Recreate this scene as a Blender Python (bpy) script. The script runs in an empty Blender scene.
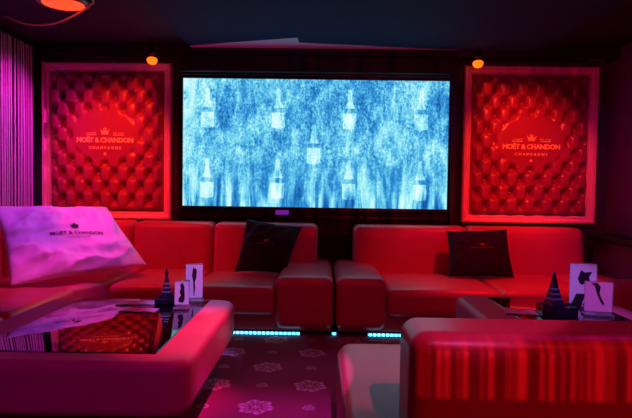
import bpy, bmesh, math, random
from mathutils import Vector, Matrix, noise
random.seed(7)
S = bpy.context.scene
COL = S.collection
PI = math.pi

# ------------------------------------------------------------------ materials
def mat(name, color, rough=0.5, spec=0.5, metal=0.0, emit=None, strength=0.0, bump=0.0, bscale=60.0, coat=0.0, vary=0.0, sheen=0.0):
    m = bpy.data.materials.new(name); m.use_nodes = True
    nt = m.node_tree; b = nt.nodes['Principled BSDF']
    b.inputs['Base Color'].default_value = (*color, 1)
    b.inputs['Roughness'].default_value = rough
    b.inputs['Specular IOR Level'].default_value = spec
    b.inputs['Metallic'].default_value = metal
    b.inputs['Coat Weight'].default_value = coat
    b.inputs['Sheen Weight'].default_value = sheen
    if emit:
        b.inputs['Emission Color'].default_value = (*emit, 1)
        b.inputs['Emission Strength'].default_value = strength
    if bump or vary:
        tc = nt.nodes.new('ShaderNodeTexCoord')
        n = nt.nodes.new('ShaderNodeTexNoise'); n.inputs['Scale'].default_value = bscale; n.inputs['Detail'].default_value = 4
        nt.links.new(tc.outputs['Object'], n.inputs['Vector'])
        if bump:
            bp = nt.nodes.new('ShaderNodeBump'); bp.inputs['Strength'].default_value = bump; bp.inputs['Distance'].default_value = 0.004
            nt.links.new(n.outputs['Fac'], bp.inputs['Height']); nt.links.new(bp.outputs['Normal'], b.inputs['Normal'])
        if vary:
            mx = nt.nodes.new('ShaderNodeMix'); mx.data_type = 'RGBA'
            mx.inputs['A'].default_value = (*[c*(1-vary) for c in color], 1)
            mx.inputs['B'].default_value = (*[min(1, c*(1+vary)) for c in color], 1)
            nt.links.new(n.outputs['Fac'], mx.inputs['Factor']); nt.links.new(mx.outputs['Result'], b.inputs['Base Color'])
    return m

M = {}
M['leather'] = mat('red_leather', (0.60, 0.085, 0.13), 0.34, 0.5, bump=0.12, bscale=90, vary=0.06)
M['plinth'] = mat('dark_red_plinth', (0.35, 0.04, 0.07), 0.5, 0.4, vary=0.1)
M['tuft'] = mat('tufted_fabric', (0.27, 0.022, 0.075), 0.30, 0.6, bump=0.05, bscale=200, vary=0.06)
M['button'] = mat('button_fabric', (0.30, 0.04, 0.10), 0.2, 0.8, vary=0.1)
M['frame'] = mat('painted_frame', (0.92, 0.45, 0.52), 0.35, 0.5, vary=0.05)
M['gold'] = mat('gold_print', (0.95, 0.75, 0.30), 0.4, 0.5, vary=0.05)
M['wall'] = mat('dark_wall_paint', (0.045, 0.022, 0.05), 0.6, 0.3, vary=0.12, bscale=8)
M['black'] = mat('black_gloss', (0.008, 0.006, 0.014), 0.32, 0.3, vary=0.1)
M['matblack'] = mat('black_matt', (0.010, 0.009, 0.014), 0.6, 0.3, vary=0.1)
M['sidewall'] = mat('purple_wall_paint', (0.16, 0.03, 0.13), 0.6, 0.3, vary=0.08, bscale=5)
M['ceil'] = mat('ceiling_paint', (0.022, 0.014, 0.032), 0.7, 0.2, vary=0.1, bscale=6)
M['board'] = mat('ceiling_board', (0.016, 0.024, 0.075), 0.8, 0.15, vary=0.12, bscale=5)
M['pale'] = mat('lit_ceiling_lilac', (0.75, 0.70, 0.92), 0.6, 0.3, vary=0.05)
M['string'] = mat('curtain_string', (0.75, 0.62, 0.80), 0.55, 0.4, vary=0.2, bscale=30)
M['glass'] = mat('black_glass', (0.004, 0.003, 0.006), 0.02, 0.6, coat=0.35, vary=0.1)
M['tablehide'] = mat('table_hide', (0.50, 0.09, 0.20), 0.48, 0.3, bump=0.06, bscale=90, vary=0.06)
M['pillow'] = mat('white_cotton', (0.80, 0.72, 0.80), 0.75, 0.2, bump=0.15, bscale=40, vary=0.04)
M['ink'] = mat('dark_ink', (0.02, 0.01, 0.03), 0.6, 0.2, vary=0.1)
M['navy'] = mat('black_velvet', (0.012, 0.008, 0.022), 0.75, 0.25, bump=0.2, bscale=60, vary=0.15, sheen=0.05)
M['rosegold'] = mat('rose_print', (0.30, 0.07, 0.08), 0.5, 0.4, vary=0.1)
M['card'] = mat('white_card', (0.72, 0.70, 0.85), 0.4, 0.4, vary=0.04)
M['pinkcard'] = mat('pink_card', (0.80, 0.35, 0.62), 0.4, 0.4, vary=0.05)
M['leaf'] = mat('leaflet_paper', (0.45, 0.38, 0.62), 0.3, 0.5, vary=0.3, bscale=25)
M['cable'] = mat('orange_cable', (0.95, 0.5, 0.25), 0.4, 0.5, vary=0.1)
M['metal'] = mat('lamp_metal', (0.25, 0.2, 0.2), 0.35, 0.5, metal=0.8, vary=0.1)
M['redlens'] = mat('red_lens', (0.8, 0.1, 0.05), 0.4, 0.3, emit=(1, 0.06, 0.015), strength=1.6, vary=0.1)
M['amber'] = mat('amber_lens', (1, 0.4, 0.05), 0.4, 0.3, emit=(1, 0.10, 0.003), strength=2.6, vary=0.1)
M['violet'] = mat('violet_glow', (0.5, 0.2, 0.9), 0.4, 0.3, emit=(0.30, 0.03, 0.8), strength=0.32, vary=0.1)
M['led'] = mat('cyan_diode', (0.5, 0.9, 1), 0.4, 0.3, emit=(0.08, 0.75, 1), strength=7.0, vary=0.1)
M['ledtape'] = mat('led_tape', (0.1, 0.3, 0.5), 0.4, 0.3, emit=(0.01, 0.12, 0.3), strength=0.6, vary=0.1)
M['bottle'] = mat('dark_bottle', (0.012, 0.008, 0.022), 0.15, 0.6, vary=0.2)
M['band'] = mat('lilac_band', (0.10, 0.08, 0.20), 0.35, 0.5, vary=0.1)
# clear acrylic (thin pieces: part transparent, part glossy)
def acrylic():
    m = bpy.data.materials.new('clear_acrylic'); m.use_nodes = True; nt = m.node_tree
    b = nt.nodes['Principled BSDF']; b.inputs['Base Color'].default_value = (0.85, 0.75, 0.98, 1)
    b.inputs['Roughness'].default_value = 0.05; b.inputs['Transmission Weight'].default_value = 0.85; b.inputs['IOR'].default_value = 1.49
    n = nt.nodes.new('ShaderNodeTexNoise'); n.inputs['Scale'].default_value = 20
    r = nt.nodes.new('ShaderNodeMapRange'); r.inputs['To Min'].default_value = 0.03; r.inputs['To Max'].default_value = 0.12
    nt.links.new(n.outputs['Fac'], r.inputs['Value']); nt.links.new(r.outputs['Result'], b.inputs['Roughness'])
    return m
M['acrylic'] = acrylic()

class NB:
    """short node maths"""
    def __init__(s, nt): s.nt = nt
    def m(s, op, a, b=None, c=None, clamp=False):
        n = s.nt.nodes.new('ShaderNodeMath'); n.operation = op; n.use_clamp = clamp
        for i, v in enumerate((a, b, c)):
            if v is None: continue
            if isinstance(v, (int, float)): n.inputs[i].default_value = v
            else: s.nt.links.new(v, n.inputs[i])
        return n.outputs[0]
    def ramp(s, fac, pts, interp='LINEAR'):
        n = s.nt.nodes.new('ShaderNodeValToRGB'); cr = n.color_ramp; cr.interpolation = interp
        while len(cr.elements) < len(pts): cr.elements.new(0.5)
        for e, (p, c) in zip(cr.elements, pts):
            e.position = p; e.color = (*c, 1) if not isinstance(c, (int, float)) else (c, c, c, 1)
        s.nt.links.new(fac, n.inputs[0]); return n.outputs[0]
    def mix(s, f, a, b):
        n = s.nt.nodes.new('ShaderNodeMix'); n.data_type = 'RGBA'
        for k, v in (('Factor', f), ('A', a), ('B', b)):
            if isinstance(v, (int, float)): n.inputs[k].default_value = v
            elif isinstance(v, tuple): n.inputs[k].default_value = (*v, 1)
            else: s.nt.links.new(v, n.inputs[k])
        return n.outputs['Result']

def carpet_mat():
    m = bpy.data.materials.new('carpet'); m.use_nodes = True; nt = m.node_tree; q = NB(nt)
    b = nt.nodes['Principled BSDF']; b.inputs['Roughness'].default_value = 0.9; b.inputs['Specular IOR Level'].default_value = 0.15
    tc = nt.nodes.new('ShaderNodeTexCoord'); sx = nt.nodes.new('ShaderNodeSeparateXYZ'); nt.links.new(tc.outputs['Object'], sx.inputs[0])
    x, y = sx.outputs[0], sx.outputs[1]
    PX, PY = 0.56, 0.65
    def cell(v, off, per):                       # signed distance to the cell centre
        t = q.m('ADD', q.m('DIVIDE', q.m('SUBTRACT', v, off), per), 0.5)
        return q.m('MULTIPLY', q.m('SUBTRACT', q.m('FRACT', t), 0.5), per)
    def rosette(ox, oy, R, petals):
        u, v = cell(x, ox, PX), cell(y, oy, PY)
        r = q.m('SQRT', q.m('ADD', q.m('MULTIPLY', u, u), q.m('MULTIPLY', v, v)))
        a = q.m('ARCTAN2', v, u)
        w = q.m('MULTIPLY', q.m('SINE', q.m('MULTIPLY', a, petals)), R*0.10)
        rr = q.m('DIVIDE', q.m('ADD', r, w), R)
        rings = q.ramp(rr, [(0.0, 0.9), (0.18, 0.9), (0.24, 0.05), (0.42, 0.1), (0.50, 0.75), (0.60, 0.2), (0.80, 0.9), (0.90, 0.85), (1.0, 0.0)])
        spoke = q.m('ADD', 0.65, q.m('MULTIPLY', q.m('SINE', q.m('MULTIPLY', a, petals*2)), 0.35))
        return q.m('MULTIPLY', rings, spoke)
    f = rosette(-0.335, 3.51, 0.095, 6)
    for ox, oy, R, pt in ((-0.055, 3.185, 0.095, 6), (-0.055, 3.51, 0.035, 3), (-0.335, 3.185, 0.035, 3)):
        f = q.m('MAXIMUM', f, rosette(ox, oy, R, pt))
    n = nt.nodes.new('ShaderNodeTexNoise'); n.inputs['Scale'].default_value = 220; nt.links.new(tc.outputs['Object'], n.inputs['Vector'])
    n2 = nt.nodes.new('ShaderNodeTexNoise'); n2.inputs['Scale'].default_value = 30; nt.links.new(tc.outputs['Object'], n2.inputs['Vector'])
    f = q.m('MULTIPLY', f, q.m('ADD', 0.5, n2.outputs['Fac']), clamp=True)
    ground = q.mix(n.outputs['Fac'], (0.14, 0.014, 0.06), (0.27, 0.032, 0.11))
    c = q.mix(f, ground, (0.62, 0.42, 0.62))
    nt.links.new(c, b.inputs['Base Color'])
    bp = nt.nodes.new('ShaderNodeBump'); bp.inputs['Strength'].default_value = 0.4; bp.inputs['Distance'].default_value = 0.006
    nt.links.new(n.outputs['Fac'], bp.inputs['Height']); nt.links.new(bp.outputs['Normal'], b.inputs['Normal'])
    return m
M['carpet'] = carpet_mat()

def screen_mat():
    """the film on the screen: bottles in falling water, in metres from the picture's centre (x across, z up)"""
    m = bpy.data.materials.new('screen_picture'); m.use_nodes = True; nt = m.node_tree; q = NB(nt)
    nt.nodes.remove(nt.nodes['Principled BSDF'])
    out = nt.nodes['Material Output']; em = nt.nodes.new('ShaderNodeEmission'); nt.links.new(em.outputs[0], out.inputs[0])
    tc = nt.nodes.new('ShaderNodeTexCoord'); sx = nt.nodes.new('ShaderNodeSeparateXYZ'); nt.links.new(tc.outputs['Object'], sx.inputs[0])
    x, z = sx.outputs[0], sx.outputs[2]
    def nz(scale, sxx, szz, det=5, dist=0.0, rough=0.6):
        mp = nt.nodes.new('ShaderNodeMapping'); mp.inputs['Scale'].default_value = (sxx, 1, szz); nt.links.new(tc.outputs['Object'], mp.inputs[0])
        n = nt.nodes.new('ShaderNodeTexNoise'); n.inputs['Scale'].default_value = scale; n.inputs['Detail'].default_value = det
        n.inputs['Distortion'].default_value = dist; n.inputs['Roughness'].default_value = rough
        nt.links.new(mp.outputs[0], n.inputs['Vector']); return n.outputs['Fac']
    vn = q.m('DIVIDE', q.m('ADD', z, 0.635), 1.27, clamp=True)          # 0 at the bottom, 1 at the top
    grain = nz(48, 1, 0.7, 3, 0.3, 0.8)
    cloud = nz(4.5, 1.0, 0.6, 7, 1.1)
    fall = nz(13, 1.0, 0.40, 5, 1.0)
    jets = nz(11, 1.0, 0.12, 3, 0.6)
    # bottles: two staggered lattices
    def lattice(ox, oz):
        u = q.m('MULTIPLY', q.m('SUBTRACT', q.m('FRACT', q.m('ADD', q.m('DIVIDE', q.m('SUBTRACT', x, ox), 0.71), 0.5)), 0.5), 0.71)
        v = q.m('SUBTRACT', q.m('FRACT', q.m('ADD', q.m('DIVIDE', q.m('SUBTRACT', z, oz), 0.70), 0.5)), 0.5)
        v = q.m('MULTIPLY', v, 0.70)
        h = q.m('ADD', q.m('DIVIDE', v, 0.40), 0.5)                     # 0 foot .. 1 cap
        hw = q.ramp(h, [(0.0, 0.0), (0.02, 0.058), (0.05, 0.066), (0.42, 0.066), (0.55, 0.046), (0.68, 0.025), (0.96, 0.019), (0.97, 0.023), (1.0, 0.0)])
        mask = q.m('LESS_THAN', q.m('ABSOLUTE', u), hw)
        dark = q.m('MULTIPLY', q.m('GREATER_THAN', h, 0.40), q.m('LESS_THAN', h, 0.52))
        label = q.m('MULTIPLY', q.m('GREATER_THAN', h, 0.10), q.m('LESS_THAN', h, 0.40))
        val = q.m('SUBTRACT', q.m('ADD', 0.24, q.m('MULTIPLY', label, 0.02)), q.m('MULTIPLY', dark, 0.28))
        return q.m('MULTIPLY', mask, val)
    bt = q.m('ADD', lattice(-1.08, 0.345), q.m('MULTIPLY', lattice(-0.725, -0.005), q.m('MULTIPLY', q.m('LESS_THAN', q.m('ABSOLUTE', z), 0.32), q.m('ADD', 0.35, q.m('MULTIPLY', q.m('LESS_THAN', q.m('ABSOLUTE', x), 0.3), 0.65)))))
    # brightness
    low = q.m('MULTIPLY', q.m('SUBTRACT', 0.42, vn), 2.4, clamp=True)
    t = q.m('ADD', q.m('MULTIPLY', cloud, 1.15), q.m('MULTIPLY', fall, 0.85))
    t = q.m('ADD', t, q.m('MULTIPLY', q.m('SUBTRACT', grain, 0.5), 1.25))
    t = q.m('SUBTRACT', t, 0.58)
    jt = q.m('ADD', q.m('MULTIPLY', q.m('SUBTRACT', jets, 0.5), 3.6), 0.42)
    mixf = q.m('MULTIPLY', low, 0.75)
    t = q.m('ADD', q.m('MULTIPLY', t, q.m('SUBTRACT', 1.0, mixf)), q.m('MULTIPLY', jt, mixf))
    edge = q.m('MULTIPLY', q.m('SUBTRACT', q.m('MULTIPLY', x, -1.0), 0.95), 0.7, clamp=True)   # the picture's own pale side
    t = q.m('ADD', q.m('ADD', t, q.m('MULTIPLY', bt, q.m('ADD', 0.35, q.m('MULTIPLY', fall, 1.3)))), edge)
    c = q.ramp(t, [(0.06, (0.008, 0.10, 0.38)), (0.32, (0.035, 0.30, 0.70)), (0.50, (0.14, 0.62, 0.86)), (0.70, (0.40, 0.90, 0.96)), (1.0, (0.82, 1.0, 1.0))])
    nt.links.new(c, em.inputs[0]); em.inputs[1].default_value = 1.0
    return m
M['screen'] = screen_mat()

# ------------------------------------------------------------------ object helpers
def obj(name, bm, m, parent=None, smooth=True, loc=None):
    me = bpy.data.meshes.new(name); bm.normal_update(); bm.to_mesh(me); bm.free()
    if smooth:
        for p in me.polygons: p.use_smooth = True
    me.materials.append(M[m] if isinstance(m, str) else m)
    o = bpy.data.objects.new(name, me); COL.objects.link(o)
    if parent: o.parent = parent
    if loc: o.location = loc
    return o
def tag(o, label, cat, group=None):
    o['label'] = label; o['category'] = cat
    if group: o['group'] = group
    return o
def thing(name, loc, label, cat, group=None, rz=0.0):
    o = bpy.data.objects.new(name, None); o.empty_display_size = 0.1; COL.objects.link(o)
    o.location = loc; o.rotation_euler = (0, 0, rz)
    return tag(o, label, cat, group)
def struct(name, bm, m, smooth=False):
    o = obj(name, bm, m, None, smooth); o['kind'] = 'structure'; return o
def box(bm, x0, x1, y0, y1, z0, z1):
    v = [bm.verts.new(p) for p in ((x0,y0,z0),(x1,y0,z0),(x1,y1,z0),(x0,y1,z0),(x0,y0,z1),(x1,y0,z1),(x1,y1,z1),(x0,y1,z1))]
    for f in ((0,3,2,1),(4,5,6,7),(0,1,5,4),(1,2,6,5),(2,3,7,6),(3,0,4,7)): bm.faces.new([v[i] for i in f])
    return bm
def bxm(*a): return box(bmesh.new(), *a)
def axis(h, r, n):
    c = h - r
    e = [c + r*math.tan(math.radians(a)) for a in (45, 30, 15)]
    inn = [c*(1 - 2*i/n) for i in range(n+1)]
    a = e + inn + [-t for t in reversed(e)]
    return a
def rbox(x0, x1, y0, y1, z0, z1, r, bulge=0.0, deform=None, n=8, fbulge=0.0):
    """rounded, slightly padded block"""
    bm = bmesh.new()
    c = Vector(((x0+x1)/2, (y0+y1)/2, (z0+z1)/2)); h = Vector(((x1-x0)/2, (y1-y0)/2, (z1-z0)/2))
    r = min(r, h.x*0.98, h.y*0.98, h.z*0.98)
    A = [axis(h[i], r, n) for i in range(3)]
    def place(q):
        inn = Vector([max(-(h[i]-r), min(h[i]-r, q[i])) for i in range(3)])
        d = q - inn
        p = inn + (d.normalized()*r if d.length > 1e-9 else d)
        if bulge and p.z > 0:
            p.z += bulge*max(0, 1-(p.x/h.x)**2)*max(0, 1-(p.y/h.y)**2)*(p.z/h.z)
        if fbulge:
            p.y += math.copysign(fbulge, p.y)*max(0, 1-(p.x/h.x)**2)*max(0, 1-(p.z/h.z)**2)*abs(p.y/h.y)
        p = p + c
        return deform(p) if deform else p
    for ax in range(3):
        o1, o2 = [(1, 2), (2, 0), (0, 1)][ax]
        for s in (1, -1):
            g = []
            for a in A[o1]:
                row = []
                for b in A[o2]:
                    q = Vector((0, 0, 0)); q[ax] = s*h[ax]; q[o1] = a; q[o2] = b
                    row.append(bm.verts.new(place(q)))
                g.append(row)
            for i in range(len(g)-1):
                for j in range(len(g[0])-1):
                    f = [g[i][j], g[i+1][j], g[i+1][j+1], g[i][j+1]]
                    bm.faces.new(f if s > 0 else f[::-1])
    bmesh.ops.remove_doubles(bm, verts=bm.verts, dist=1e-5)
    bmesh.ops.recalc_face_normals(bm, faces=bm.faces)
    return bm
def tube(pts, rad, n=8):
    bm = bmesh.new(); rings = []
    pts = [Vector(p) for p in pts]
    for i, p in enumerate(pts):
        t = (pts[min(i+1, len(pts)-1)] - pts[max(i-1, 0)]).normalized()
        a = t.cross(Vector((0.3, 0.2, 1))).normalized(); b = t.cross(a)
        rings.append([bm.verts.new(p + (a*math.cos(2*PI*k/n) + b*math.sin(2*PI*k/n))*rad) for k in range(n)])
    for i in range(len(rings)-1):
        for k in range(n):
            bm.faces.new((rings[i][k], rings[i][(k+1) % n], rings[i+1][(k+1) % n], rings[i+1][k]))
    bm.faces.new(rings[0][::-1]); bm.faces.new(rings[-1])
    bmesh.ops.recalc_face_normals(bm, faces=bm.faces)
    return bm
def lathe(prof, n=24, sides=None, off=(0, 0, 0), rot=0.0):
    bm = bmesh.new(); n = sides or n; rings = []
    for r, z in prof:
        rings.append([bm.verts.new((off[0]+r*math.cos(rot+2*PI*k/n), off[1]+r*math.sin(rot+2*PI*k/n), off[2]+z)) for k in range(n)])
    for i in range(len(rings)-1):
        for k in range(n):
            bm.faces.new((rings[i][k], rings[i][(k+1) % n], rings[i+1][(k+1) % n], rings[i+1][k]))
    bm.faces.new(rings[0][::-1]); bm.faces.new(rings[-1])
    bmesh.ops.recalc_face_normals(bm, faces=bm.faces)
    return bm
def prism(poly, z0, z1, bev=0.0, seg=4, flat_only=False):
    bm = bmesh.new()
    a = [bm.verts.new((x, y, z0)) for x, y in poly]; b = [bm.verts.new((x, y, z1)) for x, y in poly]
    bm.faces.new(a[::-1]); bm.faces.new(b)
    for i in range(len(poly)):
        j = (i+1) % len(poly); bm.faces.new((a[i], a[j], b[j], b[i]))
    bmesh.ops.recalc_face_normals(bm, faces=bm.faces)
    if bev: bmesh.ops.bevel(bm, geom=[e for e in bm.edges if not flat_only or abs(e.verts[0].co.z-e.verts[1].co.z) < 1e-6], offset=bev, segments=seg, profile=0.5, affect='EDGES')
    return bm
def wn(o):
    o.modifiers.new('wn', 'WEIGHTED_NORMAL'); return o
def text_bm(s, size, spacing=1.0, extrude=0.0, bold=0.0):
    cu = bpy.data.curves.new('txt', 'FONT'); cu.body = s; cu.size = size; cu.align_x = 'CENTER'; cu.align_y = 'CENTER'
    cu.space_character = spacing; cu.extrude = extrude; cu.offset = bold; cu.resolution_u = 2
    o = bpy.data.objects.new('txt', cu); COL.objects.link(o)
    dg = bpy.context.evaluated_depsgraph_get(); dg.update()
    me = bpy.data.meshes.new_from_object(o.evaluated_get(dg))
    bpy.data.objects.remove(o); bpy.data.curves.remove(cu)
    bm = bmesh.new(); bm.from_mesh(me); bpy.data.meshes.remove(me)
    return bm
def add_poly(bm, pts, z=0.0):
    bm.faces.new([bm.verts.new((x, y, z)) for x, y in pts])
def crown_bm(w):
    bm = bmesh.new(); k = w/2
    add_poly(bm, [(-.8*k, -.62*k), (.8*k, -.62*k), (.74*k, -.36*k), (-.74*k, -.36*k)])
    add_poly(bm, [(-.78*k, -.28*k), (.78*k, -.28*k), (1.0*k, .35*k), (.48*k, .02*k), (.30*k, .55*k), (0, .12*k), (-.30*k, .55*k), (-.48*k, .02*k), (-1.0*k, .35*k)])
    for cx, cy, r in ((-1.0, .45, .11), (1.0, .45, .11), (-.30, .66, .12), (.30, .66, .12), (0, .78, .15)):
        add_poly(bm, [((cx + r*math.cos(t*PI/4))*k, (cy + r*math.sin(t*PI/4))*k) for t in range(8)])
    add_poly(bm, [(-.06*k, .1*k), (.06*k, .1*k), (.06*k, .7*k), (-.06*k, .7*k)])
    return bm
def star_bm(r):
    bm = bmesh.new()
    add_poly(bm, [((r if i % 2 == 0 else r*.45)*math.sin(i*PI/5), (r if i % 2 == 0 else r*.45)*math.cos(i*PI/5)) for i in range(10)])
    return bm
def bar_bm(x0, x1, y0, y1):
    bm = bmesh.new(); add_poly(bm, [(x0, y0), (x1, y0), (x1, y1), (x0, y1)]); return bm
def merge(*bms):
    out = bmesh.new()
    for b in bms:
        me = bpy.data.meshes.new('t'); b.to_mesh(me); b.free(); out.from_mesh(me); bpy.data.meshes.remove(me)
    return out
def xf(bm, f):
    for v in bm.verts: v.co = Vector(f(v.co))
    return bm
def sh(bm, dx, dy): return xf(bm, lambda c: (c.x+dx, c.y+dy, c.z))

# ------------------------------------------------------------------ setting
XL, XR, YB, ZC, YF = -2.90, 2.86, 5.55, 2.56, -3.6
struct('floor', bxm(XL-.1, XR+.1, YF, YB+.1, -0.1, 0.0), 'carpet')
struct('ceiling', bxm(XL-.1, XR+.1, YF, YB+.1, ZC, ZC+0.1), 'ceil')
struct('wall_back', bxm(XL-.1, XR+.1, YB, YB+.1, 0.0, ZC), 'wall')
struct('wall_left', bxm(XL-.1, XL, YF, YB, 0.0, ZC), 'wall')
struct('wall_right', bxm(XR, XR+.1, YF, YB, 0.0, ZC), 'sidewall')
struct('wall_rear', bxm(XL-.1, XR+.1, YF-.1, YF, 0.0, ZC), 'wall')
# unseen blocks added behind the photographer to cut the lamp beams high and low
struct('beam_cutter_top', bxm(XL, XR, -0.72, -0.60, 2.41, ZC), 'wall')
struct('beam_cutter_low', bxm(-0.40, XR, -1.08, -0.96, 0.0, .735), 'wall')
# black panelling round the screen, column between screen and upholstered panel
bm = bxm(-1.47, 1.37, YB-.02, YB, 0.35, ZC-.01); struct('trim_1', bm, 'matblack')
bm = rbox(1.265, 1.365, YB-.09, YB-.019, 0.35, 2.46, 0.012, n=2); struct('trim_2', bm, 'black', True)
bm = bxm(-1.47, 1.255, YB-.12, YB-.019, 0.872, 0.888); struct('trim_3', bm, 'black')
bm = bxm(XL, XR, YB-.16, YB, 2.455, ZC-.001); struct('trim_4', bm, 'matblack')

struct('trim_5', bxm(2.67, XR, 2.2, 5.42, 0.0, .70), 'sidewall')
struct('trim_6', rbox(2.60, XR, 2.2, 5.44, .70, .765, .02, n=3), 'matblack', True)

# ------------------------------------------------------------------ ceiling pieces
def board(name, pts, th, m, label):
    bm = bmesh.new()
    a = [bm.verts.new(p) for p in pts]; b = [bm.verts.new((p[0], p[1], p[2]+th)) for p in pts]
    bm.faces.new(a[::-1]); bm.faces.new(b)
    for i in range(len(pts)):
        j = (i+1) % len(pts); bm.faces.new((a[i], a[j], b[j], b[i]))
    bmesh.ops.recalc_face_normals(bm, faces=bm.faces)
    return tag(obj(name, bm, m, None, False), label, 'ceiling board')
board('ceiling_board', [(-1.32, 3.2, 2.535), (-0.27, 3.2, 2.535), (-0.245, 5.02, 2.52), (-1.31, 5.34, 2.52)], 0.015, 'board',
      'slanting dark blue ceiling board above the pale wedge over the screen')
board('ceiling_board', [(-0.33, 3.2, 2.515), (2.15, 3.2, 2.50), (2.02, 5.36, 2.50), (1.5, 5.34, 2.50), (-0.235, 5.13, 2.505)], 0.014, 'board',
      'wide dark blue ceiling board lapping over the slanting one')
board('lit_ceiling_strip', [(-1.30, 5.30, 2.541), (-0.30, 5.00, 2.546), (1.40, 5.20, 2.543), (1.40, 5.38, 2.515), (-1.30, 5.385, 2.515)], 0.010, 'pale',  # pale lilac colour stands in for light falling on the ceiling
      'wedge coloured pale lilac for the lit ceiling behind the blue boards')

# ------------------------------------------------------------------ screen
sc = thing('projection_screen', (-0.078, YB-.02, 1.606), 'big lit screen showing rows of bottles in blue falling water', 'screen')
bm = bmesh.new(); box(bm, -1.322, 1.322, -0.022, -0.018, -0.635, 0.635); obj('display', bm, 'screen', sc, False)
W_, H_ = 1.322, 0.635
bm = bmesh.new()
box(bm, -W_-.035, -W_, -.04, 0, -H_-.03, H_+.03); box(bm, W_, W_+.018, -.04, 0, -H_-.03, H_+.03)
box(bm, -W_, W_, -.04, 0, H_, H_+.03); box(bm, -W_, W_, -.04, 0, -H_-.03, -H_)
obj('bezel', bm, 'black', sc, False)
obj('screen_case', rbox(-1.36, 1.345, -.15, -.001, .68, .845, .02, n=2), 'matblack', sc)
obj('screen_case', bxm(-1.34, 1.32, -.10, -.001, .662, .682), 'black', sc, False)

# ------------------------------------------------------------------ upholstered panels
def mitre(w, h, prof):
    """prof: (inset, out) points swept round a w x h rectangle lying in xz, out along -y"""
    bm = bmesh.new(); R = []
    for ins, out in prof:
        a, b = w/2-ins, h/2-ins
        R.append([bm.verts.new(p) for p in ((-a, -out, -b), (a, -out, -b), (a, -out, b), (-a, -out, b))])
    for i in range(len(R)-1):
        for k in range(4):
            bm.faces.new((R[i][k], R[i][(k+1) % 4], R[i+1][(k+1) % 4], R[i+1][k]))
    bmesh.ops.recalc_face_normals(bm, faces=bm.faces)
    return bm
DX, DZ = 0.174, 0.256
def tuft_height(x, z, w, h, oz):
    a = x/DX + (z-oz)/DZ; b = x/DX - (z-oz)/DZ
    sa, sb = math.sin(PI*a)**2, math.sin(PI*b)**2
    puff = 0.072*min(1.0, (sa+sb)*0.85)**0.62 + 0.014*(sa*sb)**0.3
    e = math.sqrt((x/0.36)**2 + ((z-oz)/0.27)**2)
    k = max(0.0, min(1.0, (e-0.86)/0.28)); k = k*k*(3-2*k)
    puff = puff*k + 0.078*(1-k)
    ed = min(w/2-abs(x), h/2-abs(z)); puff *= min(1.0, 0.15+ed/0.045)
    return puff
def wall_panel(cx, w, h, cz, oz, label):
    t = thing('upholstered_panel', (cx, YB, cz), label, 'wall panel', 'button-tufted panels beside the screen')
    obj('frame', mitre(w, h, [(0, 0), (0, .05), (.012, .07), (.03, .07), (.04, .05), (.05, .045), (.062, .052), (.075, .045), (.085, .02), (.085, 0)]), 'frame', t, False)
    obj('backing', bxm(-w/2+.02, w/2-.02, -.012, 0, -h/2+.02, h/2-.02), 'tuft', t, False)
    iw, ih = w-.17, h-.17
    bm = bmesh.new(); nx, nz = 140, 170; g = []
    for j in range(nz+1):
        g.append([])
        for i in range(nx+1):
            x, z = iw*(i/nx-.5), ih*(j/nz-.5)
            g[-1].append(bm.verts.new((x, -.012-tuft_height(x, z, iw, ih, oz), z)))
    for j in range(nz):
        for i in range(nx): bm.faces.new((g[j][i], g[j][i+1], g[j+1][i+1], g[j+1][i]))
    up = obj('upholstery', bm, 'tuft', t)
    bme = None
    for ia in range(-9, 10):
        for ib in range(-9, 10):
            x, z = (ia+ib)/2*DX, (ia-ib)/2*DZ+oz
            if abs(x) > iw/2-.03 or abs(z) > ih/2-.03: continue
            if math.sqrt((x/0.36)**2+((z-oz)/0.27)**2) < 0.97: continue
            if bme is None:
                o = obj('button', lathe([(.004, 0), (.015, .006), (.015, .012), (.011, .019), (.004, .022)], sides=10), 'button', t); bme = o.data
            else:
                o = bpy.data.objects.new('button', bme); COL.objects.link(o); o.parent = t
            o.location = (x, -.010, z); o.rotation_euler = (PI/2, 0, 0)
    Y = -.0935
    def put(name, bm, dz, dx=0.0):
        xf(bm, lambda c: (c.x+dx, Y-c.z, c.y+dz)); return obj(name, bm, 'gold', t, False)
    put('lettering', text_bm('MOËT & CHANDON', 0.066, 0.92, 0.002, .0022), oz-.05)
    put('lettering', text_bm('CHAMPAGNE', 0.038, 1.6, 0.002, .001), oz-.125)
    put('crown_emblem', crown_bm(.085), oz+.035)
    bm = bmesh.new(); bm.free()
    put('lettering', merge(sh(text_bm('FONDÉ', .022, 1.5, .001), -.135, 0)), oz+.022)
    put('lettering', merge(sh(text_bm('EN 1743', .022, 1.4, .001), .135, 0)), oz+.022)
    put('rule', bar_bm(-.19, -.085, -.022, -.015), oz+.022); put('rule', bar_bm(.085, .19, -.022, -.015), oz+.022)
    put('star_emblem', star_bm(.020), oz-.185)
    return t
wall_panel(-2.165, 1.305, 1.56, 1.604, 0.055, 'red button-tufted panel in a pale frame beside the string curtain')
wall_panel(2.052, 1.325, 1.555, 1.620, 0.030, 'red button-tufted panel in a pale frame beside the purple wall')

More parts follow.
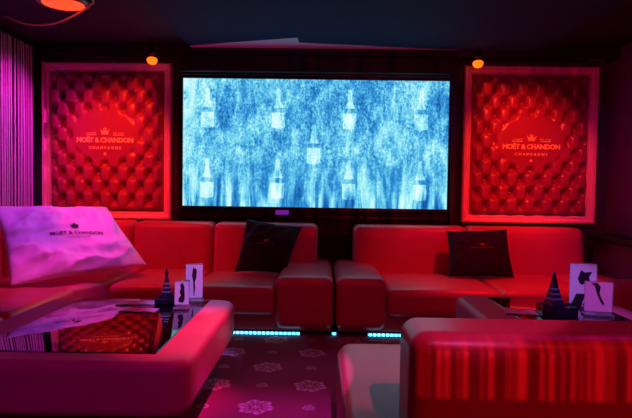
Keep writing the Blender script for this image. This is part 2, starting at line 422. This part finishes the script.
# ------------------------------------------------------------------ lamps
def downlight(x, y, label):
    t = thing('ceiling_downlight', (x, y, ZC), label, 'ceiling light', 'red ceiling downlights')
    obj('housing', lathe([(.17, 0), (.19, -.012), (.19, -.035), (.165, -.05), (.155, -.045), (.15, -.03), (.02, -.028)], 32), 'metal', t)
    obj('lens', lathe([(.01, -.034), (.14, -.034), (.15, -.044), (.01, -.058)], 32), 'redlens', t)
    return t
downlight(-1.97, 4.17, 'glowing red recessed downlight with the orange cable hanging from it')
downlight(1.72, 4.02, 'glowing red recessed downlight over the panel by the purple wall')
cp = [Vector(p) for p in ((-1.74, 4.08, 2.555), (-1.735, 4.15, 2.53), (-1.80, 4.21, 2.518), (-1.90, 4.30, 2.500), (-2.10, 4.40, 2.455), (-2.28, 4.46, 2.445), (-2.46, 4.52, 2.475), (-2.66, 4.6, 2.555))]
cs = []
for i in range(len(cp)-1):
    p0, p1, p2, p3 = cp[max(i-1, 0)], cp[i], cp[i+1], cp[min(i+2, len(cp)-1)]
    for k in range(6):
        h = k/6; cs.append(.5*(2*p1+(p2-p0)*h+(2*p0-5*p1+4*p2-p3)*h*h+(3*p1-p0-3*p2+p3)*h**3))
cs.append(cp[-1])
tag(obj('hanging_cable', tube(cs, .008), 'cable'), 'thin orange cable sagging under the dark ceiling', 'cable')
def small_spot(x, y, z, aim, label):
    t = thing('small_spotlight', (x, y, ZC), label, 'spotlight', 'amber spotlights above the panels')
    obj('stem', tube([(0, 0, 0), (0, 0, z-ZC+.05)], .008), 'matblack', t)
    for nm, prof, m in (('lamp_head', [(.012, .065), (.022, .06), (.030, .03), (.034, .005), (.031, .004), (.02, .008)], 'matblack'),
                        ('lens', [(.012, -.062), (.030, -.056), (.044, -.040), (.050, -.020), (.044, -.002), (.028, .006), (.004, .008)], 'amber')):
        o = obj(nm, lathe(prof, 20), m, t); o.location = (0, 0, z-ZC+(.03 if nm == 'lamp_head' else 0))
    return t
small_spot(-1.643, 5.28, 2.382, (-2.1, 5.5, 1.6), 'small amber spotlight glowing above the panel by the string curtain')
small_spot(1.459, 5.28, 2.388, (2.0, 5.5, 1.6), 'small amber spotlight glowing above the panel by the purple wall')
t = thing('violet_patch', (-0.40, YB-.02, 0.925), 'violet patch of light shown as a small glowing plate under the screen', 'light patch')  # glowing plate added for a violet patch of light on the wall
obj('housing', bxm(-.075, .075, -.02, 0, -.034, .034), 'black', t, False)
obj('lens', rbox(-.068, .068, -.027, -.019, -.03, .03, .004, n=2), 'violet', t)
t = thing('trim_bar', (2.66, YB-.10, 2.448), 'thin metal trim bar above the panel by the purple wall', 'trim bar')  # plain metal bar for a thin reddish dash, gives no light
obj('lens', bxm(-.08, .08, -.012, .012, -.006, .0065), 'redlens' if False else 'metal', t, False)

# ------------------------------------------------------------------ string curtain
rail = tag(obj('curtain_rail', bxm(-2.875, -2.835, 1.0, 5.42, 2.507, 2.558), 'matblack', None, False), 'black rail along the ceiling holding the violet string curtain', 'rail')
bm = bmesh.new(); y = 1.02
while y < 5.40:
    w = random.uniform(.004, .011); x = -2.855 + random.uniform(-.012, .016); dx = random.uniform(-.01, .012)
    v0 = [bm.verts.new((x, y, 2.505)), bm.verts.new((x, y+w, 2.505)), bm.verts.new((x-.004, y+w/2, 2.505))]
    v1 = [bm.verts.new((x+dx, y, .06)), bm.verts.new((x+dx, y+w, .06)), bm.verts.new((x+dx-.004, y+w/2, .06))]
    for k in range(3): bm.faces.new((v0[k], v0[(k+1) % 3], v1[(k+1) % 3], v1[k]))
    y += w + (random.uniform(.001, .008) if random.random() < .8 else random.uniform(.01, .022))
bmesh.ops.recalc_face_normals(bm, faces=bm.faces)
o = tag(obj('string_curtain', bm, 'string', None, False), 'pale string curtain lit violet and magenta along the side wall', 'curtain'); o['kind'] = 'stuff'
# a second string curtain hangs behind the photographer
bm = bmesh.new(); x = -0.38
while x < XR-.05:
    w = random.choice((.003, .004, .006, .009, .016)); box(bm, x, x+w, -1.023, -1.018, .735, ZC)
    x += w + random.choice((.003, .005, .007, .013))
o = tag(obj('string_curtain', bm, 'string', None, False), 'string curtain hanging above the low beam cutter', 'curtain'); o['kind'] = 'stuff'

# ------------------------------------------------------------------ sofas
def piece(name, t, m, x0, x1, y0, y1, z0, z1, r=.05, **k):
    L = t.location
    o = obj(name, rbox(x0-L.x, x1-L.x, y0-L.y, y1-L.y, z0-L.z, z1-L.z, r, **k), m, t)
    return o
def lean_y(t, amt, z0=.3, z1=.86):       # leans the top of a back towards +y
    return lambda p: Vector((p.x, p.y + amt*max(0, (p.z-z0)/(z1-z0)), p.z))
def lean_x(t, amt, z0=.3, z1=.86):
    return lambda p: Vector((p.x + amt*max(0, (p.z-z0)/(z1-z0)), p.y, p.z))
def led(t, x0, x1, y, z):
    L = t.location if t else Vector((0, 0, 0))
    s = obj('led_strip', bxm(x0-L.x, x1-L.x, y+.004-L.y, y+.012-L.y, z-.012, z+.012), 'ledtape', t, False)
    bm = bmesh.new(); x = x0+.012
    while x < x1-.02:
        box(bm, x-L.x, x+.020-L.x, y-.002-L.y, y+.006-L.y, z-.008, z+.008); x += .034
    d = obj('diode', bm, 'led', s, False); d['kind'] = 'stuff'
    return s

# sectional along the back wall and the curtain wall
A = thing('sectional_sofa', (-1.2, 4.9, 0), 'red leather corner sofa below the screen with the large white pillow on it', 'sofa')
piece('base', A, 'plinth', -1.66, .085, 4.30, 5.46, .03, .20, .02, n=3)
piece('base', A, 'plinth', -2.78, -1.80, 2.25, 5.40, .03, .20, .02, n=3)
piece('seat_cushion', A, 'leather', -1.67, -1.032, 4.25, 5.22, .16, .382, .05, bulge=.016)
piece('seat_cushion', A, 'leather', -1.028, -.362, 4.25, 5.22, .16, .382, .05, bulge=.016)
piece('seat_cushion', A, 'leather', -2.60, -1.755, 2.22, 3.05, .19, .425, .05, bulge=.016)
piece('seat_cushion', A, 'leather', -2.60, -1.755, 3.06, 3.90, .19, .425, .05, bulge=.016)
o = obj('corner_seat', prism([(-2.62+1.2, 3.91-4.9), (-1.90+1.2, 3.91-4.9), (-1.685+1.2, 4.50-4.9), (-1.685+1.2, 5.22-4.9), (-2.62+1.2, 5.22-4.9)], .17, .40, .045), 'leather', A); wn(o)
piece('arm', A, 'leather', -.358, .10, 4.25, 5.46, .05, .465, .065, bulge=.008)
for a, b in ((-2.50, -1.805), (-1.80, -1.035), (-1.03, -.035)):
    piece('back_cushion', A, 'leather', a, b, 5.12, 5.40, .28, .822, .06, deform=lean_y(A, .09), fbulge=.012)
for a, b in ((2.24, 3.3), (3.305, 4.35), (4.355, 5.40)):
    piece('back_cushion', A, 'leather', -2.80, -2.52, a, b, .28, .82, .06, deform=lean_x(A, -.02))
led(A, -.74, -.16, 4.285, .016)

# sectional along the back wall and the purple wall
B = thing('sectional_sofa', (1.4, 4.9, 0), 'red leather corner sofa below the screen, ending at the purple wall', 'sofa')
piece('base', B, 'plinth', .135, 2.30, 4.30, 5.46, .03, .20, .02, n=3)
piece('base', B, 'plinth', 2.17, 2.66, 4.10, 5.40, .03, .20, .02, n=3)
piece('arm', B, 'leather', .118, .515, 4.25, 5.46, .05, .465, .065, bulge=.008)
piece('seat_cushion', B, 'leather', .519, 1.41, 4.25, 5.22, .16, .38, .055, bulge=.018)
piece('seat_cushion', B, 'leather', 1.415, 2.13, 4.25, 5.22, .16, .38, .055, bulge=.018)
piece('corner_seat', B, 'leather', 2.135, 2.66, 4.37, 5.22, .17, .39, .05, bulge=.01)
piece('arm', B, 'leather', 2.135, 2.665, 4.02, 4.365, .05, .485, .05)
for a, b in ((.302, 1.38), (1.385, 2.475)):
    piece('back_cushion', B, 'leather', a, b, 5.12, 5.40, .28, .818, .06, deform=lean_y(B, .09), fbulge=.012)
led(B, .372, .655, 4.285, .016)
# the short lit end of strip in the gap between the two sofas
s_ = led(None, .088, .132, 4.30, .016); s_.name = 'led_strip'
tag(s_, 'short cyan LED strip glowing in the gap between the sofas', 'light strip')

# sofa in front, its back to the camera
Cc = thing('lounge_sofa', (1.2, 1.8, 0), 'red leather sofa seen from behind, light streaks across its back', 'sofa')
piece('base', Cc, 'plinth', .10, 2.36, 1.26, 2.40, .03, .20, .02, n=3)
piece('arm', Cc, 'leather', .078, .475, 1.25, 2.45, .05, .475, .06, bulge=.004)
piece('arm', Cc, 'leather', 1.985, 2.38, 1.25, 2.45, .05, .475, .06, bulge=.004)
piece('seat_cushion', Cc, 'leather', .48, 1.228, 1.62, 2.44, .19, .41, .055, bulge=.018)
piece('seat_cushion', Cc, 'leather', 1.232, 1.98, 1.62, 2.44, .19, .41, .055, bulge=.018)
piece('back_cushion', Cc, 'leather', .240, 2.24, 1.43, 1.68, .28, .772, .05, fbulge=.008, n=14)

# ------------------------------------------------------------------ tables
def table(x0, x1, y0, y1, gx0, gx1, gy0, gy1, label):
    cx, cy = (x0+x1)/2, (y0+y1)/2
    t = thing('coffee_table', (cx, cy, 0), label, 'coffee table', 'low tables with black glass tops')
    poly = []
    for px, py, a0 in ((x1, y1, 0), (x0, y1, 90), (x0, y0, 180), (x1, y0, 270)):
        sx, sy = (1 if px == x1 else -1), (1 if py == y1 else -1); rr = .11
        for k in range(7):
            a = math.radians(a0+k*15); poly.append((px-sx*rr+rr*math.cos(a)-cx, py-sy*rr+rr*math.sin(a)-cy))
    wn(obj('table_frame', prism(poly, .225, .452, .04, 5, True), 'tablehide', t))
    piece('pedestal', t, 'plinth', x0+.25, x1-.25, y0+.25, y1-.25, 0.0, .23, .02, n=2)
    piece('glass_top', t, 'glass', gx0, gx1, gy0, gy1, .44, .4555, .004, n=2)
    return t
table(-1.67, -.528, 2.14, 3.44, -1.475, -.685, 2.27, 3.38, 'low table with black glass top standing by the white pillow corner')
table(.895, 1.89, 2.56, 3.72, 1.10, 1.72, 2.68, 3.63, 'low table with black glass top behind the streaked red sofa')

GZ = .4555
def leaflet(x, y, w, d, rz, z, label):
    bm = bmesh.new(); n = 8
    for i in range(n+1):
        u = i/n
        for k in range(2):
            bm.verts.new((w*(u-.5), d*(k-.5), .004+.003*math.sin(PI*abs(u-.5)*2)))
    bm.verts.ensure_lookup_table()
    for i in range(n): bm.faces.new((bm.verts[2*i], bm.verts[2*i+2], bm.verts[2*i+3], bm.verts[2*i+1]))
    r = bmesh.ops.extrude_face_region(bm, geom=list(bm.faces))
    for v in [e for e in r['geom'] if isinstance(e, bmesh.types.BMVert)]: v.co.z -= .004
    bmesh.ops.recalc_face_normals(bm, faces=bm.faces)
    o = obj('leaflet', bm, 'leaf', None, False); o.location = (x, y, z); o.rotation_euler = (0, 0, rz)
    return tag(o, label, 'leaflet', 'leaflets on the glass tables')
leaflet(-1.10, 3.25, .22, .10, .15, GZ, 'lilac leaflet on the table by the white pillow, nearer its far rim')
leaflet(-1.02, 3.06, .20, .09, -.05, GZ, 'lilac leaflet on the table by the white pillow, nearer its front rim')
leaflet(1.17, 3.17, .20, .13, -.25, GZ, 'lilac leaflet lying on the table behind the streaked sofa')

def tower_bottle(x, y, k, label, rz=.3):
    t = thing('tower_bottle', (x, y, GZ), label, 'bottle', 'tapering bottles on black trays', rz)
    obj('body', lathe([(.062*k, .0), (.064*k, .01*k), (.046*k, .05*k), (.034*k, .09*k), (.024*k, .13*k), (.016*k, .165*k), (.010*k, .175*k)], sides=4, rot=PI/4), 'bottle', t, False)
    for z, r in ((.045, .049), (.075, .040), (.105, .032)):
        obj('band', lathe([(r*k, z*k), (r*k+.001, (z+.004)*k), (r*k-.002, (z+.010)*k)], sides=4, rot=PI/4), 'band', t, False)
    obj('cap', lathe([(.012*k, .172*k), (.014*k, .18*k), (.012*k, .195*k), (.005*k, .215*k)], 12), 'bottle', t)
    return t
TB = {}
def tray(x, y, w, d, h, rz, label, name='black_tray', labelface=False):
    t = thing(name, (x, y, GZ), label, 'tray', None, rz)
    obj('body', rbox(-w/2, w/2, -d/2, d/2, 0, h, .008, n=2), 'bottle', t)
    obj('rim', merge(bxm(-w/2, w/2, -d/2, -d/2+.008, h-.002, h+.008), bxm(-w/2, w/2, d/2-.008, d/2, h-.002, h+.008),
                     bxm(-w/2, -w/2+.008, -d/2, d/2, h-.002, h+.008), bxm(w/2-.008, w/2, -d/2, d/2, h-.002, h+.008)), 'bottle', t, False)
    if labelface: obj('label_plate', bxm(w/2-.001, w/2+.003, -d/2+.006, d/2-.006, .008, h-.004), 'pinkcard', t, False)
    return t
tray(-.905, 3.27, .16, .12, .03, .1, 'low black tray on the table by the white pillow')
b1 = tower_bottle(-.925, 3.27, .82, 'dark tapering bottle on the tray beside the two small cards'); b1.location.z += .03
tray(1.335, 3.10, .19, .14, .055, -.12, 'black box tray with a pink side on the streaked sofa table', labelface=True)
b2 = tower_bottle(1.315, 3.10, .92, 'dark tapering bottle on the pink-sided black tray'); b2.location.z += .055
def curved_holder(x, y, k, rz, label, z):
    """a black curved upright standing on the tray"""
    bm = bmesh.new(); n = 10; ring = []
    for i in range(n+1):
        u = i/n; zz = .125*k*u; off = .045*k*math.sin(u*1.25)**2; w = (.030-.010*u*u)*k
        ring.append([bm.verts.new((off-w, -.012, zz)), bm.verts.new((off+w, -.012, zz)), bm.verts.new((off+w, .004, zz)), bm.verts.new((off-w, .004, zz))])
    for i in range(n):
        for q in range(4): bm.faces.new((ring[i][q], ring[i][(q+1) % 4], ring[i+1][(q+1) % 4], ring[i+1][q]))
    bm.faces.new(ring[0][::-1]); bm.faces.new(ring[-1]); bmesh.ops.recalc_face_normals(bm, faces=bm.faces)
    o = obj('napkin_holder', bm, 'matblack', None, False); o.location = (x, y, z); o.rotation_euler = (0, 0, rz)
    return tag(o, label, 'holder')
curved_holder(-.845, 3.30, .85, 0, 'black curved holder behind the small front card', GZ+.03)
curved_holder(1.435, 3.125, 1.0, 0, 'black curved holder in front of the tall blue card', GZ)

FIG = {
 'dancer': [(.50,.06),(.56,.30),(.53,.46),(.62,.60),(.60,.70),(.66,.80),(.58,.90),(.50,.86),(.47,.92),(.41,.88),(.43,.76),(.36,.66),(.42,.52),(.44,.34),(.46,.06)],
 'figure': [(.30,.10),(.62,.08),(.72,.28),(.56,.36),(.68,.52),(.62,.66),(.68,.80),(.56,.92),(.42,.90),(.38,.78),(.46,.68),(.34,.54),(.44,.40),(.26,.26)],
 'bird': [(.30,.62),(.48,.70),(.42,.84),(.56,.78),(.84,.80),(.70,.70),(.66,.60),(.80,.50),(.58,.52),(.46,.46),(.36,.52)],
 'swirl': [(.22,.94),(.44,.96),(.58,.84),(.54,.62),(.62,.44),(.72,.28),(.68,.20),(.56,.36),(.46,.56),(.46,.78),(.36,.86)],
}
def stand_card(x, y, w, h, rz, m, fig, label):
    t = thing('card_stand', (x, y, GZ), label, 'card stand', 'small cards in clear stands', rz)
    obj('foot', rbox(-w/2-.008, w/2+.008, -.045, .035, 0, .010, .003, n=2), 'acrylic', t)
    obj('foot', rbox(-w/2, w/2, -.016, .012, .008, .024, .003, n=2), 'acrylic', t)
    c = obj('card', bxm(-w/2, w/2, -.0015, .0015, .022, .022+h), m, t, False)
    bm = bmesh.new(); pts = FIG[fig]
    f = bm.faces.new([bm.verts.new(((u-.5)*w, -.0028, .022+v*h)) for u, v in pts]); bmesh.ops.triangulate(bm, faces=[f])
    r = bmesh.ops.extrude_face_region(bm, geom=list(bm.faces))
    for v in [e for e in r['geom'] if isinstance(e, bmesh.types.BMVert)]: v.co.y += .0012
    bmesh.ops.recalc_face_normals(bm, faces=bm.faces)
    obj('picture', bm, 'ink', c, False)
    obj('clear_sleeve', merge(bxm(-w/2-.003, -w/2, -.004, .004, .02, .025+h), bxm(w/2, w/2+.003, -.004, .004, .02, .025+h), bxm(-w/2, w/2, -.004, .004, .022+h, .025+h)), 'acrylic', t, False)
    return t
stand_card(-.775, 3.34, .100, .205, .18, 'card', 'dancer', 'tall white card with a slim dark figure, behind the small card')
stand_card(-.800, 3.14, .078, .135, .15, 'card', 'figure', 'small white card with a dark figure, front of the pair')
stand_card(1.60, 3.36, .155, .245, -.12, 'card', 'bird', 'tall blue-lit card with a dark motif, standing behind the pink card')
stand_card(1.585, 3.14, .145, .170, -.2, 'pinkcard', 'swirl', 'pink card with a dark swirl on the streaked sofa table')

# ------------------------------------------------------------------ pillows
def pillow(name, BL, BR, TL, TR, T, m, label, cat, group=None, wr=.012, folds=None, n=60, pinch=.03, seed=0.0, textflat=0.0):
    BL, BR, TL, TR = map(Vector, (BL, BR, TL, TR))
    N = ((BR-BL).cross(TL-BL)).normalized()          # towards the room
    ctr = (BL+BR+TL+TR)/4
    def surf(u, v, side=1):                           # u,v in 0..1
        uu, vv = 2*u-1, 2*v-1
        du = pinch*(1-vv*vv)*uu; dv = pinch*(1-uu*uu)*vv
        U, V = u-du/2*1.0, v-dv/2*1.0
        p = (BL*(1-U)+BR*U)*(1-V) + (TL*(1-U)+TR*U)*V
        k = max(0.0, (1-uu**2)*(1-vv**2))
        th = T*k**0.42
        w = 0.0
        if side > 0:
            q = Vector((u*1.6+v*1.3+seed, v*3.4-u*2.4, seed))
            q2 = Vector((u*3.0-v*1.6+seed, v*2.2+u*2.0, seed+5))
            w = wr*(1.3*(1-abs(noise.noise(q*1.3))*2.6) + .7*(1-abs(noise.noise(q2*1.7))*2.6) + .35*noise.noise(q2*5))*min(1, k*3)
            w *= 1-.75*textflat*math.exp(-(((u-.53)/.40)**4+((v-.49)/.19)**4))
            if folds: w += folds(u, v)*min(1, k*3)
        return p + N*side*(th + w) - ctr
    bm = bmesh.new(); G = {}
    for s in (1, -1):
        for i in range(n+1):
            for j in range(n+1):
                if s < 0 and (i in (0, n) or j in (0, n)): G[s, i, j] = G[1, i, j]; continue
                G[s, i, j] = bm.verts.new(surf(i/n, j/n, s))
        for i in range(n):
            for j in range(n):
                f = [G[s, i, j], G[s, i+1, j], G[s, i+1, j+1], G[s, i, j+1]]
                bm.faces.new(f if s > 0 else f[::-1])
    o = obj(name, bm, m); o.location = ctr
    tag(o, label, cat, group)
    return o, surf, N
def print_on(par, surf, N, bm, u0, v0, su, sv, m, name, lift=.009, rot=0.0):
    cr, sr = math.cos(rot), math.sin(rot)
    xf(bm, lambda c: surf(u0+(c.x*cr-c.y*sr)*su, v0+(c.x*sr+c.y*cr)*sv) + N*lift)
    return obj(name, bm, m, par, False)
def big_folds(u, v):
    d = v-(.60+.10*(u-.1))
    a = .030*math.exp(-(d/.05)**2)*max(0, 1-u/.62) - .022*math.exp(-((d+.075)/.04)**2)*max(0, 1-u/.55)
    e = (u-.86)-(.25*(v-.5)); a += .028*math.exp(-(e/.05)**2)*math.exp(-((v-.55)/.22)**2)
    e = (u-.93)-(.05*(v-.3)); a -= .020*math.exp(-(e/.03)**2)*math.exp(-((v-.5)/.18)**2)
    d = v-(.16+.5*u*(1-u)); a += .014*math.exp(-(d/.05)**2)
    d = v-(.93-.35*u); a += .016*math.exp(-(d/.05)**2)*math.exp(-((u-.45)/.3)**2)
    return a
p1, s1, n1 = pillow('white_pillow', (-2.15, 3.76, .452), (-1.47, 4.62, .49), (-2.52, 4.18, .985), (-1.96, 4.98, .965), .085, 'pillow',
                    'large creased white pillow leaning in the sofa corner', 'pillow', wr=.022, folds=big_folds, n=90, pinch=.05, textflat=1.0)
def dense(bm, it=1):
    bmesh.ops.triangulate(bm, faces=list(bm.faces)); bmesh.ops.subdivide_edges(bm, edges=list(bm.edges), cuts=it); return bm
print_on(p1, s1, n1, dense(text_bm('MOËT & CHANDON', .07, 1.05, 0, .0015), 2), .53, .47, .66, .95, 'ink', 'lettering', rot=-.07)
print_on(p1, s1, n1, dense(text_bm('CHAMPAGNE', .034, 1.5)), .53, .41, .66, .95, 'ink', 'lettering', rot=-.07)
print_on(p1, s1, n1, dense(crown_bm(.10)), .53, .57, .7, 1.0, 'ink', 'crown_emblem')
p2, s2, n2 = pillow('black_pillow', (-.76, 4.80, .42), (-.31, 4.80, .41), (-.69, 5.03, .87), (-.175, 5.03, .81), .065, 'navy',
                    'black square pillow tilted against the sofa back under the screen', 'pillow', 'black pillows', wr=.012, n=40, pinch=.05, seed=3.1)
print_on(p2, s2, n2, dense(text_bm('MOËT & CHANDON', .020, 1.0)), .47, .50, 1.9, 1.9, 'rosegold', 'lettering')
print_on(p2, s2, n2, dense(crown_bm(.05)), .47, .56, 1.9, 1.9, 'rosegold', 'crown_emblem')
p3, s3, n3 = pillow('black_pillow', (1.115, 4.80, .41), (1.69, 4.80, .405), (1.14, 5.03, .79), (1.69, 5.03, .815), .06, 'navy',
                    'black square pillow propped on the sofa below the amber spotlight', 'pillow', 'black pillows', wr=.010, n=40, pinch=.05, seed=8.4)
print_on(p3, s3, n3, dense(text_bm('MOËT & CHANDON', .022, 1.0)), .53, .54, 1.9, 1.9, 'rosegold', 'lettering')
print_on(p3, s3, n3, dense(crown_bm(.05)), .53, .61, 1.9, 1.9, 'rosegold', 'crown_emblem')

# ------------------------------------------------------------------ light
def spot(name, loc, aim, color, power, angle, blend=.5, size=.05):
    l = bpy.data.lights.new(name, 'SPOT'); l.color = color; l.energy = power; l.spot_size = math.radians(angle); l.spot_blend = blend; l.shadow_soft_size = size
    o = bpy.data.objects.new(name, l); COL.objects.link(o); o.location = loc
    o.rotation_euler = (Vector(aim)-Vector(loc)).to_track_quat('-Z', 'Y').to_euler(); return o
def point(name, loc, color, power, size=.1):
    l = bpy.data.lights.new(name, 'POINT'); l.color = color; l.energy = power; l.shadow_soft_size = size
    o = bpy.data.objects.new(name, l); COL.objects.link(o); o.location = loc; return o
def area(name, loc, aim, color, power, sx, sy):
    l = bpy.data.lights.new(name, 'AREA'); l.color = color; l.energy = power; l.shape = 'RECTANGLE'; l.size = sx; l.size_y = sy
    o = bpy.data.objects.new(name, l); COL.objects.link(o); o.location = loc
    o.rotation_euler = (Vector(aim)-Vector(loc)).to_track_quat('-Z', 'Y').to_euler(); return o
RED = (1, .012, .025)
spot('amber_spot_lamp', (-1.68, 5.30, 2.315), (-2.20, 5.56, 1.40), (1, .05, .012), 7, 84, 1.0, .02)
spot('amber_spot_lamp', (1.495, 5.30, 2.32), (2.10, 5.56, 1.40), (1, .05, .012), 7, 84, 1.0, .02)
spot('red_downlight_lamp', (-1.97, 4.17, 2.49), (-1.6, 5.0, .6), (1, .01, .018), 120, 56, .7, .05)
spot('red_downlight_lamp', (1.72, 4.02, 2.49), (1.5, 4.9, .6), (1, .01, .018), 160, 60, .7, .05)
spot('red_panel_lamp', (-1.97, 4.22, 2.49), (-2.10, 5.5, 1.50), (1, .04, .016), 270, 52, 1.0, .03)
spot('red_panel_lamp', (1.72, 4.12, 2.49), (2.0, 5.5, 1.50), (1, .04, .016), 270, 52, 1.0, .03)
spot('red_fill_spot', (0.2, 3.0, 2.45), (0.1, 4.0, 0), RED, 20, 130, .6, .1)  # unseen fill added for the overall red ambience
spot('violet_lamp', (-1.15, 4.1, 2.5), (-2.2, 4.4, .7), (.55, .05, 1), 110, 46, .8, .05)
spot('magenta_lamp', (-1.9, 5.2, 2.50), (-2.88, 4.9, 1.45), (1, .02, .60), 100, 76, .8, .05)
spot('violet_curtain_fill', (-1.9, 3.7, 2.5), (-2.87, 4.55, 1.6), (.35, .10, 1), 70, 52, .8, .05)  # unseen spot added to brighten the curtain strings violet
spot('pink_carpet_spot', (.15, -.86, 2.50), (-.25, 2.78, 0), (1, .06, .95), 850, 10, .2, .004)  # unseen spot behind the camera for the pink pool on the carpet
spot('pink_arm_fill', (.75, .2, 2.50), (.30, 2.25, .47), (1, .10, .55), 90, 22, .3, .02)  # unseen spot added to turn the sofa arm pink
spot('violet_card_fill', (-.55, 2.0, 2.50), (-.79, 3.25, .5), (.46, .24, 1), 210, 14, .5, .02)  # unseen spots added so the cards show bright violet
spot('violet_card_fill', (1.35, 1.9, 2.50), (1.52, 3.2, .5), (.50, .20, 1), 170, 16, .5, .02)
spot('red_streak_spot', (1.3, -3.3, .86), (1.3, 1.2, .75), RED, 420, 54, .3, .008)  # unseen spot behind the camera, thrown through the strings as streaks
area('red_sofa_fill', (1.2, -.2, 2.45), (1.2, 1.4, .6), RED, 14, .8, .3)  # unseen area fill added to redden the rear of the near sofa
spot('purple_table_fill', (-1.0, -.3, 2.3), (-1.05, 2.1, .2), (.70, .01, .9), 42, 30, .6, .1)  # unseen fill added for purple on the table's front face
spot('pink_rim_fill', (.15, 2.45, 2.5), (-.66, 2.48, .42), (1, .01, .18), 330, 18, 1.0, .04)  # unseen spots added to make the table rim hot pink
spot('pink_rim_fill', (.15, 2.9, 2.5), (-.66, 2.92, .42), (1, .01, .18), 400, 19, 1.0, .04)
spot('pink_seat_fill', (-1.15, 4.2, 2.5), (-1.85, 3.75, .4), (1, .02, .14), 110, 30, .7, .05)  # unseen spot added to brighten the seat by the corner
point('purple_fill', (1.6, 2.2, 2.4), (.40, .01, 1), 6, .2)  # unseen point fill added for purple ambience
spot('purple_wall_fill', (1.9, 3.2, 2.5), (2.86, 4.7, 1.2), (.55, .02, .8), 45, 66, .8, .1)  # unseen spot added to lift the purple side wall
w = bpy.data.worlds.new('World'); S.world = w; w.use_nodes = True
w.node_tree.nodes['Background'].inputs[0].default_value = (.25, .05, .5, 1); w.node_tree.nodes['Background'].inputs[1].default_value = .02

# ------------------------------------------------------------------ camera
F = 550.0
pitch = math.atan(19.4/F); roll = .0145; yaw = math.atan(6/F)
f = Vector((-math.sin(yaw)*math.cos(pitch), math.cos(yaw)*math.cos(pitch), -math.sin(pitch)))
r0 = Vector((math.cos(yaw), math.sin(yaw), 0)); u0 = r0.cross(f)
r = r0*math.cos(roll)+u0*math.sin(roll); u = u0*math.cos(roll)-r0*math.sin(roll)
cd = bpy.data.cameras.new('camera'); cam = bpy.data.objects.new('camera', cd); COL.objects.link(cam)
cd.sensor_width = 36; cd.lens = F/632*36; cd.clip_start = .02
cam.matrix_world = Matrix(((r.x, u.x, -f.x, 0), (r.y, u.y, -f.y, 0), (r.z, u.z, -f.z, 1.15), (0, 0, 0, 1)))
S.camera = cam
S.view_settings.view_transform = 'Standard'; S.view_settings.look = 'None'; S.view_settings.exposure = 0; S.view_settings.gamma = 1
S.view_settings.use_curve_mapping = False
